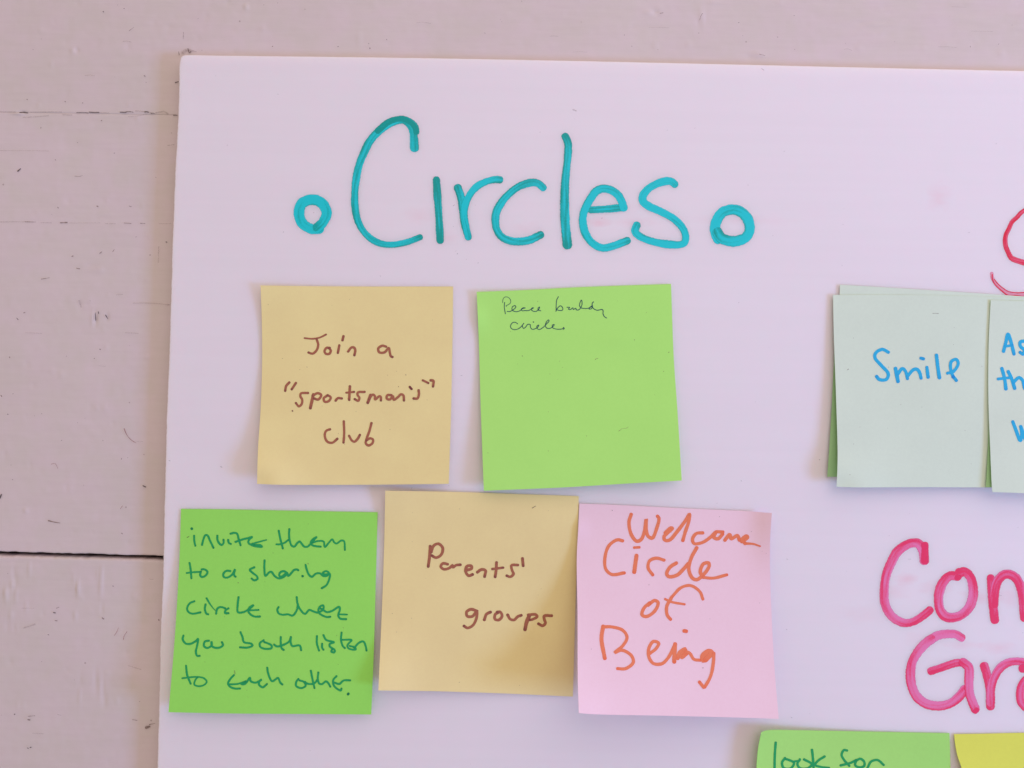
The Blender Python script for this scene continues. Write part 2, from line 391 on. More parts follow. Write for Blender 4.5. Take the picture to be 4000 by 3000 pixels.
# dirt, cracks and fibres on the wall
def marks(lst, mat, name, parent, y0, eps, origin=None, lift=None):
    ik = Ink(lift, y0, eps)
    for m in lst: ik.stroke(m[0], m[1], random.uniform(-.2, .5), 0.2, 0.35)
    o = ik.build(name, M[mat], parent, origin); o['kind'] = 'stuff'; return o
WE = 0.00042
dk = []
for x0, x1, y, w in [(78, 108, 440, 2.6), (300, 345, 440, 1.6), (350, 386, 438, 3.0), (470, 492, 438, 2.6), (492, 520, 437, 1.8), (566, 580, 437, 2.4), (678, 692, 450, 2.6), (590, 605, 443, 1.6), (238, 262, 119*5-0, 0.0)]:
    if w: dk.append(([(x0, y), ((x0+x1)/2, y+random.uniform(-1.5, 1.5)), (x1, y+1)], (w, w*0.7)))
dk += [([(70, 668), (80, 659)], (3, 2)), ([(686, 322), (696, 319)], (3.2, 2.2)), ([(0, 1945), (5, 1932)], (4, 2.5)), ([(560, 1898), (568, 1902)], (3.4, 2.6)), ([(649, 945), (651, 946)], 2.6),
       ([(372, 1222), (374, 1250)], (1.4, 2.4)), ([(413, 1232), (421, 1245)], (3.0, 1.6)), ([(384, 1218), (385, 1224)], 2.0), ([(210, 2393), (215, 2394)], 3.2), ([(108, 2922), (110, 2923)], 2.6), ([(118, 2920), (121, 2919)], 2.4),
       ([(56, 2790), (58, 2790)], 2.0), ([(66, 1243), (70, 1248)], 2.2), ([(403, 45), (404, 46)], 2.0)]
marks(dk, 'dark', 'crack_mark', wall, WALL_Y, WE)
dm = [([(236, 870), (262, 869)], 2.4), ([(98, 866), (130, 867)], 1.3), ([(485, 871), (512, 873)], 1.5), ([(548, 872), (566, 873)], 1.4), ([(162, 1090), (176, 1088), (193, 1085)], (1.6, 1.0)), ([(300, 1048), (311, 1050)], 2.0),
      ([(190, 2034), (210, 2039), (235, 2043)], (3.2, 1.2)), ([(400, 2414), (404, 2417)], 3.2), ([(572, 2842), (584, 2838)], (6.5, 4)), ([(584, 2830), (605, 2826)], (2, 1)), ([(110, 2798), (136, 2796)], (2.0, 1.2)), ([(110, 2811), (116, 2812)], 3.0),
      ([(518, 2811), (535, 2814)], 1.5), ([(216, 2424), (222, 2425)], 2.2), ([(220, 2376), (230, 2372)], 1.2), ([(441, 2289), (442, 2290)], 2.2), ([(188, 2479), (190, 2480)], 2.0), ([(379, 805), (383, 807)], 2.4), ([(225, 810), (228, 812)], 2),
      ([(505, 805), (512, 807)], 1.8), ([(390, 989), (397, 984)], 2.1), ([(440, 983), (446, 975)], 1.4), ([(281, 1001), (285, 1000)], 2.2), ([(390, 1364), (392, 1365)], 2.2), ([(368, 1400), (369, 1400)], 1.8), ([(93, 1222), (97, 1221)], 2),
      ([(37, 1395), (38, 1397)], 2.2), ([(564, 296), (566, 297)], 2.8), ([(484, 33), (485, 33)], 1.8), ([(396, 470), (397, 471)], 2), ([(216, 624), (217, 625)], 2), ([(446, 598), (447, 598)], 1.8), ([(254, 396), (255, 397)], 2.2), ([(322, 402), (323, 402)], 1.8),
      ([(160, 498), (159, 500)], 2), ([(504, 120), (518, 110), (523, 106)], (1.2, .8)), ([(717, 125), (716, 138), (716, 150)], (.9, 1.1)), ([(734, 190), (740, 206), (745, 202)], (2.2, 3.2)), ([(698, 203), (700, 214)], 2.0),
      ([(1445, 188), (1445, 189)], 2.4), ([(1440, 170), (1441, 171)], 1.6), ([(1510, 154), (1511, 155)], 2), ([(1064, 181), (1065, 181)], 2), ([(1320, 182), (1321, 182)], 1.8), ([(3102, 60), (3102, 61)], 1.8),
      ([(292, 688), (310, 689), (322, 686)], (1.4, .8)), ([(105, 388), (107, 389)], 2), ([(240, 1720), (241, 1720)], 1.8), ([(402, 1720), (402, 1721)], 1.5), ([(474, 1794), (475, 1790)], 1.7), ([(475, 2083), (478, 2085)], 2), ([(30, 1618), (31, 1619)], 2.2), ([(4, 1545), (6, 1548)], 2.4),
      ([(2578, 52), (2590, 50)], 1.4), ([(2968, 212), (2988, 217)], (1.8, 1)), ([(2733, 78), (2738, 62), (2744, 52)], 1.0), ([(620, 2420), (621, 2423)], 2.4), ([(3790, 180), (3791, 184)], 1.4)]
for i in range(26):
    x = random.uniform(0, 690); y = random.uniform(0, 3000)
    dm.append(([(x, y), (x+random.uniform(-3, 3), y+random.uniform(-2, 2))], random.uniform(.6, 1.2)))
for i in range(22):
    x = random.uniform(650, 4000); y = random.uniform(0, 210)
    dm.append(([(x, y), (x+random.uniform(-3, 3), y+random.uniform(-2, 2))], random.uniform(.6, 1.3)))
marks(dm, 'dirt', 'dirt_fleck', wall, WALL_Y, WE+.00003)
df = [([(0, 437), (30, 437), (60, 438)], 1.8), ([(120, 438), (180, 437), (240, 437)], 2.0), ([(90, 458), (140, 456), (190, 452)], 2.0), ([(245, 448), (280, 449)], 2.5), ([(390, 440), (425, 441)], 2.0), ([(530, 433), (565, 436), (600, 442)], 3.5), ([(500, 456), (540, 452), (575, 445)], 1.6),
      ([(610, 440), (640, 436), (655, 444)], 4.0), ([(0, 867), (60, 866), (140, 867)], 1.8), ([(160, 869), (200, 870)], 2.0), ([(270, 871), (390, 870)], 1.2), ([(410, 873), (450, 874)], 1.6), ([(620, 874), (670, 874)], 1.3), ([(310, 1178), (314, 1190), (317, 1200)], (7, 2.5)), ([(95, 2452), (115, 2446), (135, 2439)], (5, 4)),
      ([(520, 1184), (590, 1184), (660, 1190)], (1.5, 3.5)), ([(100, 1300), (165, 1302)], 1.4), ([(490, 1300), (540, 1302)], 1.6), ([(620, 964), (619, 995), (618, 1025)], (2.4, 1.6)), ([(500, 2600), (550, 2615)], 2), ([(0, 588), (120, 588), (190, 590)], 1.2), ([(715, 205), (730, 196), (765, 201)], (8, 3)), ([(655, 568), (680, 565)], 1.8),
      ([(270, 1192), (240, 1560), ], 0.0)]
df = [d for d in df if d[1] != 0.0]
for i in range(9):
    x = random.uniform(0, 640); y = random.uniform(0, 3000); L = random.uniform(10, 70)
    df.append(([(x, y), (x+L*.5, y+random.uniform(-2, 3)), (x+L, y+random.uniform(-2, 4))], random.uniform(.6, 1.8)))
for i in range(8):
    x = random.uniform(640, 3900); y = random.uniform(0, 205); L = random.uniform(10, 90)
    df.append(([(x, y), (x+L*.5, y+random.uniform(-2, 3)), (x+L, y+random.uniform(-1, 4))], random.uniform(.6, 1.4)))
marks(df, 'dirtf', 'scuff_mark', wall, WALL_Y, WE-.00003)
marks([([(485, 1675), (495, 1698), (512, 1718), (531, 1730)], (1.7, 1.0)), ([(482, 2498), (485, 2484), (496, 2467)], (1.3, .9)), ([(447, 2482), (456, 2468), (463, 2452)], (1.0, .7)), ([(470, 1988), (478, 1976)], 1.0),
       ([(200, 1813), (215, 1811), (226, 1830)], .7)], 'fibre', 'loose_fibre', wall, WALL_Y, WE+.00006)

# ---------------------------------------------------------------- the white sheet
left = [(705, 226), (701, 250), (697, 400), (688, 600), (680.5, 750), (672, 1000), (665, 1250), (655.5, 1500), (650, 1650), (645, 1850), (640, 2050), (636, 2250), (628, 2450), (622, 2700), (613.5, 3000), (604, 3350)]
top = [(4700, 288), (4000, 276), (3400, 263), (2953, 252.5), (2400, 240), (2010, 232), (1500, 223.5), (1000, 217.5), (850, 216), (725, 214.5), (716, 216), (709, 220)]
lf = catmull(left, 6); lf[3:-3, 0] += (rng.random(len(lf)-6)-0.5)*1.5 + 1.6*vnoise(lf[3:-3, 1]/38, lf[3:-3, 1]*0, 9)
tp = catmull(top, 14); tp[2:-12, 1] += (rng.random(len(tp)-14)-0.5)*0.5
out2 = np.vstack([tp, lf, [(4700, 3350)]])
F0 = unproj(out2[:, 0], out2[:, 1], 0.0)
org = F0.mean(0); org[1] = 0.0
n = len(F0); cen = F0.mean(0)
def inset(P, d):
    T = np.roll(P, -1, 0)-np.roll(P, 1, 0); T /= np.linalg.norm(T, axis=1)[:, None]
    Nn = np.stack([-T[:, 2], T[:, 0]*0, T[:, 0]], 1)
    s = np.sign(((cen-P)*Nn).sum(1).mean()); return P+Nn*d*s
ring0 = inset(F0, 0.00035); ring1 = inset(F0, 0.0001); ring1[:, 1] = 0.00012; ring2 = F0.copy(); ring2[:, 1] = 0.0004
ring3 = F0.copy(); ring3[:, 1] = 0.0044; ring4 = inset(F0, 0.0003); ring4[:, 1] = 0.0047
rings = [ring0, ring1, ring2, ring3, ring4]; V = np.vstack(rings); F = []
for r in range(4):
    for i in range(n):
        j = (i+1) % n; F.append((r*n+i, (r+1)*n+i, (r+1)*n+j, r*n+j))
F.append(list(range(n))); F.append([4*n+i for i in range(n)][::-1])
board = mesh_obj('poster_board', V, F, M['board'], None, np.zeros(3))
tag(board, 'white plastic board with coloured marker headings leaning on the painted plank wall', 'board')

A = (1100, 400, 2.212); B = (2000, 400, 2.212)
O3 = np.zeros(3)
write(A, [('Circles', '''d=.1 w=37 e=26 1148,392 1143,300 1130,225 1090,170 1045,150 960,168 840,248 760,340 710,440 670,540 642,680 632,800 634,900 652,1000 692,1090 760,1168 850,1218 940,1230 1040,1218 1120,1195 1195,1165;
 d=.95 w=25 830,245 930,165 1045,142 1120,172 1160,215 1165,255;
 d=.5 w=33 1338,672 1345,780 1357,950 1365,1080 1370,1190; d=.3 w=33 1522,738 1550,820 1570,950 1585,1060 1612,1160; d=-.35 w=30 1612,1160 1596,1080 1576,960 1590,880 1625,800 1690,725 1780,680 1850,666 1885,668;
 d=.05 w=33 2258,735 2225,705 2185,692 2120,700 2040,733 1950,805 1890,880 1852,960 1848,1030 1858,1095 1900,1160 1980,1197 2060,1202 2140,1190 2236,1145;
 d=.2 w=30 e=42 2450,293 2473,345 2476,420 2466,540 2453,660 2446,800 2446,920 2451,1050 2461,1150 2469,1228;
 d=.1 w=32 2676,928 2790,922 2890,914 2956,908; d=-.3 w=34 2956,910 2941,860 2906,800 2851,760 2781,745 2721,765 2671,830 2631,900 2606,970 2604,1050 2621,1120 2661,1190 2721,1240 2781,1258 2851,1245 2921,1220 2984,1196;
 d=-.35 w=33 3396,706 3366,683 3321,680 3251,700 3171,745 3121,810 3126,860 3181,900 3281,945 3381,1000 3451,1065 3486,1130 3486,1205 3446,1228 3361,1228 3241,1210 3141,1180 3071,1140 3053,1110 3069,1062'''),
          ('small circle before the heading', 'd=-.35 w=45 322,1092 265,1095 185,1050 150,960 175,875 265,840 350,872 390,955 362,1030 315,1080'),
          ('small circle after the heading', 'd=-.25 w=44 3771,1180 3746,1110 3756,1030 3811,950 3901,926 3981,955 4032,1020 4044,1100 4011,1165 3941,1196 3861,1197 3791,1165 3768,1125')],
      35, 'teal', None, board, O3, 0.00004, 0.6, 'teal marker heading')
# the double edge and the dark nubs the marker left in the teal rings
R1 = (3300, 2050, 2.0743); R2 = (3700, 750, 3.687)
write(R1, [('Con', '''d=-.1 w=38 e=32 645,288 636,215 600,155 560,146 490,168 420,225 370,320 335,410 320,520 322,620 350,700 410,765 490,796 560,783 630,740 688,693;
 d=.45 w=28 650,165 650,230 645,290; d=-.05 w=38 912,415 850,415 800,462 766,540 760,620 772,690 812,740 862,753 930,738 1000,680 1035,600 1040,520 1020,430 975,382 930,388;
 d=.9 w=24 915,428; d=.3 w=34 1183,435 1190,560 1205,680 1215,770; d=.3 w=37 1208,640 1212,560 1235,465 1280,410 1330,400 1390,435 1428,520 1447,640 1455,750'''),
           ('Gra', '''d=-.6 w=32 e=38 945,915 900,888 840,884 760,895 680,940; d=-.3 w=37 700,928 680,940 600,1020 548,1110 532,1220 547,1320 590,1400 660,1450 750,1468 850,1450 930,1390 972,1335;
 d=.05 w=32 700,1185 800,1152 900,1120 970,1118; d=-.35 w=38 960,1116 1003,1155 1005,1280 1012,1370 1056,1490; d=.6 w=20 1058,1512 1068,1500;
 d=.2 w=34 1130,1145 1155,1230 1175,1350 1180,1470; d=-.1 w=33 1182,1440 1185,1330 1210,1240 1260,1160 1330,1115 1400,1106 1460,1115; d=.4 w=32 1440,1165 1480,1160; d=0 w=34 1500,1230 1450,1280 1422,1360 1432,1440 1480,1485 1550,1495''')],
      36, 'pinkink', None, board, O3, 0.00004, 0.5, 'pink marker heading')
write(R2, [('C', 'd=.1 w=30 e=42 1200,220 1140,252 1075,290 1000,370 935,430 893,520 845,620 835,700 843,780 880,870 925,950 1000,985 1110,1018 1200,1040')],
      38, 'redink', None, board, O3, 0.00004, 0.3, 'red marker heading letter')
write(R2, [('a curved underline', 'd=-.2 w=26 e=34 642,1175 652,1240 700,1320 780,1400 860,1455 950,1478 1110,1478 1200,1480')], 30, 'redfaint', None, board, O3, 0.00004, 0.3, 'faded red marker stroke')
write(R2, [('underline edges', 'd=.5 w=9 650,1190 652,1250 690,1330 790,1425 880,1490 1000,1492 1110,1510 1200,1515; d=.5 w=7 680,1260 740,1330 800,1380 880,1430 1000,1450 1110,1445 1200,1440')], 9, 'redink', None, board, O3, 0.00008, 0.1, 'thin red marker lines')
bm = [([(2238, 428), (2250, 433)], 3.0), ([(2975, 268), (2984, 274)], 2.0), ([(2350, 853), (2354, 851)], 1.6), ([(1770, 804), (1776, 800)], 1.2), ([(1106, 908), (1108, 905)], 1.8), ([(1225, 830), (1226, 832)], 1.5), ([(2895, 1877), (2896, 1879)], 2.4),
      ([(1787, 990), (1786, 992)], 1.8), ([(2606, 508), (2607, 508)], 1.6), ([(2921, 723), (2923, 723)], 1.4), ([(3782, 908), (3788, 908)], 1.0), ([(3548, 2184), (3558, 2184)], 1.2), ([(3906, 2325), (3912, 2327)], 1.4), ([(3074, 2184), (3076, 2185)], 2.0), ([(3072, 2459), (3074, 2460)], 1.8),
      ([(3090, 2801), (3093, 2803)], 1.8), ([(863, 1823), (866, 1825)], 3.0), ([(660, 1799), (664, 1800)], 2.0), ([(1607, 1907), (1609, 1906)], 1.8), ([(1485, 1077), (1486, 1079)], 1.6), ([(1868, 1026), (1867, 1028)], 1.4), ([(3390, 2180), (3391, 2181)], 1.2), ([(3200, 1795), (3202, 1796)], 1.8), ([(888, 565), (887, 570)], 1.0),
      ([(1800, 1467), (1806, 1467)], 1.2)]
for i in range(70):
    x = random.uniform(730, 4000); y = random.uniform(240, 3000)
    bm.append(([(x, y), (x+random.uniform(-3, 3), y+random.uniform(-2, 2))], random.uniform(.5, 1.2)))
marks(bm, 'dirtf', 'dirt_fleck', board, 0.0, 0.00003, O3)

# ---------------------------------------------------------------- sticky notes
def edgeline(P):
    P = np.asarray(P, float)
    if len(P) == 2: return lambda t: P[0]+(P[1]-P[0])*t[..., None]
    C = catmull(P, 4); s = np.r_[0, np.cumsum(np.linalg.norm(np.diff(C, axis=0), axis=1))]; s /= s[-1]
    return lambda t: np.stack([np.interp(t, s, C[:, 0]), np.interp(t, s, C[:, 1])], -1)

class Note:
    def __init__(s, top, right, bottom, left, H, mat, label, thick=0.00011, N=44, base=0.0002, ripple=0.00012, seed=1, group='sticky notes on the white board', curl=()):
        """edges in photo px (top, bottom left-to-right; left, right top-to-bottom); H 4x4 lifts in mm off the sheet"""
        T, R, Bt, L = map(edgeline, (top, right, bottom, left)); H = np.asarray(H, float)*0.001
        def fpos(u, v):
            c00, c10, c01, c11 = (np.array(q, float) for q in (top[0], top[-1], bottom[0], bottom[-1]))
            u_, v_ = u[..., None], v[..., None]
            return (1-v_)*T(u)+v_*Bt(u)+(1-u_)*L(v)+u_*R(v)-((1-u_)*(1-v_)*c00+u_*(1-v_)*c10+(1-u_)*v_*c01+u_*v_*c11)
        def fh(u, v):
            bu = [(1-u)**3, 3*u*(1-u)**2, 3*u*u*(1-u), u**3]; bv = [(1-v)**3, 3*v*(1-v)**2, 3*v*v*(1-v), v**3]
            cv = sum((a*0.001*np.exp(-((u-u0)/ru)**2-((v-v0)/rv)**2) for u0, v0, ru, rv, a in curl), 0.0)
            return base+cv+sum(bv[i]*bu[j]*H[i, j] for i in range(4) for j in range(4)) + ripple*(0.3+v)*vnoise(u*3+seed, v*3+seed, 20+seed)*1.0
        s.fpos, s.fh = fpos, fh
        C4 = np.array([top[0], top[-1], bottom[-1], bottom[0]], float); s.C4 = C4
        g = np.linspace(0, 1, N+1); U, Vv = np.meshgrid(g, g, indexing='xy')
        p = fpos(U, Vv); s.gp, s.gu, s.gv = p, U, Vv
        h = fh(U, Vv); P = unproj(p[..., 0], p[..., 1], -h)
        # thickness: the back is offset along the surface normal
        du = np.gradient(P, axis=1); dv = np.gradient(P, axis=0); Nn = np.cross(du, dv); Nn /= np.linalg.norm(Nn, axis=-1)[..., None]
        if Nn[0, 0, 1] < 0: Nn = -Nn                              # pointing to the wall
        Bk = P+Nn*thick; m = N+1
        V = np.vstack([P.reshape(-1, 3), Bk.reshape(-1, 3)]); F = []
        i = (np.arange(N)[:, None]*m+np.arange(N)[None, :]).ravel()
        F += np.stack([i, i+m, i+m+1, i+1], 1).tolist(); k = m*m
        F += np.stack([k+i, k+i+1, k+i+m+1, k+i+m], 1).tolist()
        rim = [r for r in range(N)] + [r*m+N for r in range(N)] + [N*m+N-r for r in range(N)] + [(N-r)*m for r in range(N)]
        k2 = len(V); V = np.vstack([V, V[rim], V[[k+q for q in rim]]]); nr = len(rim)
        for a in range(nr):
            b, c = k2+a, k2+(a+1) % nr; F.append([b, c, nr+c, nr+b])
        s.origin = P[N//2, N//2]
        s.o = mesh_obj('sticky_note', V, F, M[mat], None, s.origin, False)
        sm = np.ones(len(F), bool); sm[2*N*N:] = False
        s.o.data.polygons.foreach_set('use_smooth', sm)
        s.o.data.materials.clear(); s.o.data.materials.append(M[mat])
        tag(s.o, label, 'sticky note', group)
    def lift(s, px, py):
        shp = px.shape; q = np.stack([px, py], -1).reshape(-1, 2)
        u = np.full(len(q), .5); v = np.full(len(q), .5); e = 1e-3
        for _ in range(9):
            p = s.fpos(u, v); pu = (s.fpos(u+e, v)-s.fpos(u-e, v))/(2*e); pv = (s.fpos(u, v+e)-s.fpos(u, v-e))/(2*e)
            r = q-p; det = pu[:, 0]*pv[:, 1]-pu[:, 1]*pv[:, 0]
            det = np.where(np.abs(det) < 1, 1, det)
            u = np.clip(u+(r[:, 0]*pv[:, 1]-r[:, 1]*pv[:, 0])/det, 0.002, .998); v = np.clip(v+(pu[:, 0]*r[:, 1]-pu[:, 1]*r[:, 0])/det, 0.002, .998)
        return s.fh(u, v).reshape(shp)

n1 = Note([(1018, 1115), (1200, 1117.5), (1400, 1119), (1600, 1119), (1770, 1119)], [(1770, 1119), (1768, 1300), (1762, 1600), (1753, 1890)],
          [(1004, 1890), (1080, 1893), (1300, 1893), (1550, 1891), (1753, 1888)], [(1018, 1115), (1022, 1230), (1024, 1400), (1018, 1600), (1008, 1750), (1004, 1890)],
          [[2.3, .2, .1, .2], [-2.0, .3, .1, .2], [2.3, 1.6, .6, 1.0], [4.6, 3.2, 2.4, 3.0]], 'yellow', 'pale yellow sticky note reading Join a "sportsman\'s" club in brown', seed=1, curl=[(0, 1, .17, .13, 2.3), (.0, 1.0, .08, .06, -1.6)])
n2 = Note([(1862, 1140), (2000, 1135), (2300, 1120), (2621, 1109)], [(2621, 1109), (2632, 1400), (2646, 1600), (2663, 1877)],
          [(1890, 1917), (2200, 1904), (2450, 1889), (2663, 1877)], [(1862, 1140), (1869, 1300), (1878, 1600), (1890, 1917)],
          [[1.7, .2, .1, .2], [-1.3, .2, .2, .5], [2.6, 2.0, 1.8, 2.2], [4.0, 4.2, 4.2, 5.0]], 'green', 'light green sticky note reading Peace building circles in thin dark pen', seed=2, curl=[(0, .135, .035, .06, .7), (.72, .27, .10, .03, .25)])
n3 = Note([(707, 1988), (900, 1990), (1200, 1996), (1475, 2001)], [(1475, 2001), (1467, 2300), (1460, 2550), (1450, 2791)],
          [(658, 2782), (900, 2787), (1200, 2789), (1450, 2791)], [(707, 1988), (700, 2200), (682, 2500), (658, 2782)],
          [[.2, .1, .1, .2], [.8, .6, .5, .5], [3.4, 3, 2.6, 2.4], [4.6, 4.8, 4.6, 4.4]], 'green3', 'green sticky note inviting to a sharing circle, lowest on the left by the board edge', seed=3, ripple=.0001)
n4 = Note([(1505, 1917), (1750, 1921), (2000, 1929), (2261, 1938)], [(2261, 1938), (2257, 2100), (2250, 2300), (2238, 2721)],
          [(1478, 2697), (1700, 2700), (1950, 2708), (2238, 2721)], [(1505, 1917), (1500, 2150), (1489, 2450), (1478, 2697)],
          [[3.4, .2, .1, .1], [-2.3, .6, .2, .1], [1.8, 1.6, .5, .1], [6.4, 2.6, .9, .6]], 'yellow2', 'pale yellow sticky note reading Parents\' groups, half shaded by the pink note', seed=4, curl=[(0, 1, .14, .2, 1.6), (.7, .1, .3, .06, .3)])
n5 = Note([(2263, 1967), (2400, 1972), (2700, 1987), (2900, 1996), (3015, 2004)], [(3015, 2004), (3008, 2120), (3010, 2300), (3025, 2600), (3042, 2808)],
          [(2261, 2785), (2300, 2789), (2600, 2796), (2850, 2802), (3042, 2808)], [(2263, 1967), (2259, 2060), (2253, 2180), (2256, 2400), (2257, 2650), (2261, 2785)],
          [[.3, .3, .0, .6], [.4, .5, .2, .4], [9, 6.5, 5.5, 5.0], [20, 15, 12, 11]], 'pink', 'pink sticky note reading Welcome Circle of Being in orange', seed=5, base=.0003, curl=[(1.03, 0, .10, .24, 2.6), (.0, .12, .04, .05, .5), (0, 1, .1, .1, .8)])
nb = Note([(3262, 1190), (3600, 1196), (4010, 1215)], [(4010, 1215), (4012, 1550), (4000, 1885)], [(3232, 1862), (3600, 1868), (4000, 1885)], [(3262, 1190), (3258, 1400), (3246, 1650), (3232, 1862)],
          [[.1]*4, [.2]*4, [.6]*4, [1.2]*4], 'greenShade', 'added green sheet imitating the green-tinted shade left of the Smile note', seed=6, ripple=0)  # added sheet: its colour stands for green bounce in the Smile note's shadow
nbk = Note([(3281, 1112), (3500, 1125), (3750, 1141), (4032, 1160)], [(4032, 1160), (4020, 1500), (4005, 1860)], [(3275, 1840), (3600, 1850), (4005, 1860)], [(3281, 1112), (3277, 1300), (3275, 1840)],
           [[.1]*4, [.3]*4, [.8]*4, [1.5]*4], 'mint2', 'pale mint sticky note behind the Smile note, only its top edge showing', seed=7, base=.0005, ripple=0)
n6 = Note([(3254, 1152), (3400, 1151), (3700, 1154), (4008, 1163)], [(4008, 1163), (4012, 1500), (4010, 1905)], [(3268, 1901), (3330, 1904), (3600, 1906), (4010, 1912)],
          [(3254, 1152), (3257, 1300), (3266, 1550), (3272, 1760), (3271, 1840), (3268, 1901)],
          [[.2, .1, .1, .1], [.8, .4, .3, .3], [2.0, 1.4, 1.1, 1.0], [3.4, 3, 2.6, 2.4]], 'mint', 'pale mint sticky note reading Smile in blue', seed=8, base=.0008, curl=[(0, 1, .2, .13, 1.6), (.0, 1.0, .10, .06, -1.4)])
nshade_r = Note([(3869, 1176), (4100, 1180), (4300, 1184), (4615, 1190)], [(4615, 1190), (4610, 1500), (4600, 1905)], [(3852, 1903), (4000, 1906), (4300, 1909), (4600, 1911)],
           [(3869, 1176), (3868, 1500), (3862, 1700), (3852, 1903)], [[.05]*4, [.15]*4, [1.0]*4, [3.0]*4], 'greenShade', 'added green sheet imitating the green-tinted shade right of the Smile note', seed=9, base=.0011, ripple=0)  # added sheet: coloured as the green-tinted shadow the next note casts on Smile
n7 = Note([(3870, 1172), (4000, 1176), (4300, 1184), (4622, 1190)], [(4622, 1190), (4630, 1500), (4640, 1945)], [(3877, 1922), (4100, 1930), (4400, 1938), (4640, 1945)],
          [(3870, 1172), (3862, 1350), (3861, 1550), (3868, 1750), (3875, 1905), (3877, 1922)],
          [[.1, .1, .1, .1], [.2, .3, .2, .2], [1.3, 1.5, 1.5, 1.5], [4.0, 4.2, 4, 4]], 'mint2', 'pale mint sticky note with blue words, cut off by the right edge of the photo', seed=10, base=.0013)
n8 = Note([(2974, 2860), (2990, 2854), (3020, 2851), (3100, 2852), (3400, 2858), (3709, 2864)], [(3709, 2864), (3712, 2960), (3716, 3300), (3718, 3620)],
          [(2950, 3625), (3200, 3625), (3500, 3628), (3718, 3630)], [(2974, 2860), (2962, 2920), (2955, 3000), (2950, 3300), (2950, 3625)],
          [[4.0, .2, .1, .2], [4.5, .6, .3, .4], [5.5, 2.5, 2, 1.5], [7, 5, 4, 4]], 'greenL', 'green sticky note starting with look for, at the bottom edge of the photo', seed=11)
n9 = Note([(3727, 2868), (3850, 2866), (4000, 2863), (4480, 2868)], [(4480, 2868), (4482, 3200), (4485, 3630)], [(3800, 3630), (4200, 3632), (4485, 3635)],
          [(3727, 2868), (3731, 2905), (3741, 2955), (3757, 3002), (3785, 3150), (3800, 3630)],
          [[.3, .1, .1, .1], [3.0, 1.0, .3, .2], [8, 4, 2, 1.5], [10, 8, 5, 4]], 'lemon', 'lemon yellow sticky note at the bottom right corner with its left side curling up', seed=12)

def notewrite(nt, reg, words, hw, mat, ends=0.5, kind='word'): write(reg, words, hw, mat, nt.lift, nt.o, nt.origin, 0.00007, ends, kind)
N1R = (950, 1080, 1.952); N1B = (1250, 1450, 4.424)
notewrite(n1, N1R, [('Join', 'w=7 468,470 530,475 585,465 632,442; 560,478 572,520 560,562 530,588 498,580; 660,545 635,545 620,570 632,590 658,588 668,565 655,547; 733,525 722,582; 765,455 757,486; 800,572 825,542 845,542 855,562 848,600'),
                    ('a', '1090,535 1060,528 1030,550 1038,578 1078,578 1110,545 1118,580 1126,608 1138,614'),
                    ('sportsman\'s in quotation marks', '352,808 328,835 320,872; 402,812 370,860; w=9 495,888 440,892 436,912 450,940 446,972 425,990 402,965; w=12 535,900 524,950 512,1003; w=10 530,908 570,890 595,905 572,938 540,930;'
                     '640,908 614,930 622,955 652,950 668,922 645,905; 705,946 722,928 752,930; w=10 814,838 808,940; w=8 786,886 846,880; w=9 926,880 876,884 872,902 886,925 878,948 850,935; w=12 972,905 950,962; w=9 960,935 990,900 1004,912 1006,938 1040,912 1050,920 1050,945;'
                     '1130,905 1100,905 1095,930 1118,938 1142,912 1148,940 1180,920 1205,898 1222,908 1226,945; d=.6 w=9 1270,842 1284,858; w=10 1338,868 1340,900 1328,930 1300,930; w=9 1370,792 1412,812; w=10 1430,792 1450,795 1448,838; w=5 d=1 376,1025'),
                    ('club', '662,1165 632,1178 622,1212 640,1258 678,1268 718,1238; 767,1105 770,1200 765,1266; 808,1215 828,1250 848,1260 875,1235 890,1208; 978,1118 962,1180 940,1240 935,1272 955,1288 985,1272 990,1245 968,1234 940,1250')], 9.5, 'brown', 0.7, 'brown word')
T2 = (1940, 1140, 4.8087)
notewrite(n2, T2, [('Peace', 'w=6 115,205 118,150 145,105 190,95 240,120 265,170 255,215 210,245 178,262 185,275; 150,200 145,260 150,330 165,410; 200,368 250,368 320,330 362,285 345,258 300,280 288,325 310,355 370,372 430,358 490,315 540,302 500,300 465,325 480,355 520,352 600,350 660,320 695,300 670,300 650,330 680,360 740,366 795,325 806,285 780,305 782,340 828,355'),
                   ('building', '1160,92 1130,150 1120,240 1118,360; 1112,364 1150,300 1200,262 1240,300 1240,340 1200,352 1140,340; 1322,290 1372,292 1350,325 1385,332 1435,300 1440,330 1490,308 1495,335 1540,338 1580,300 1605,230 1595,155 1568,200 1560,265 1590,302 1640,310 1710,310 1780,280 1805,255 1760,285 1738,320 1775,320 1805,285; w=9 1820,188 1797,215 1800,280 1830,320 1890,345 1985,332 2000,355 2000,410 2022,462 2065,490'),
                   ('circles', '395,600 350,572 300,580 262,640 280,690 350,710 430,680 490,620 515,585 485,632 505,685 545,662 585,612 630,615 636,660 665,702 720,695 785,650 792,622 758,645 765,690 800,708 870,670 940,600 985,550 975,527 930,575 918,640 945,682 1000,685 1060,650 1085,615 1050,622 1050,668 1100,695 1180,702 1250,688 1255,668 1272,688 1258,704; w=11 692,566')], 8.5, 'pen', 0.2, 'thin dark word')
G1 = (700, 2040, 3.253); G2 = (700, 2300, 2.9105); G3 = (700, 2560, 2.9105)
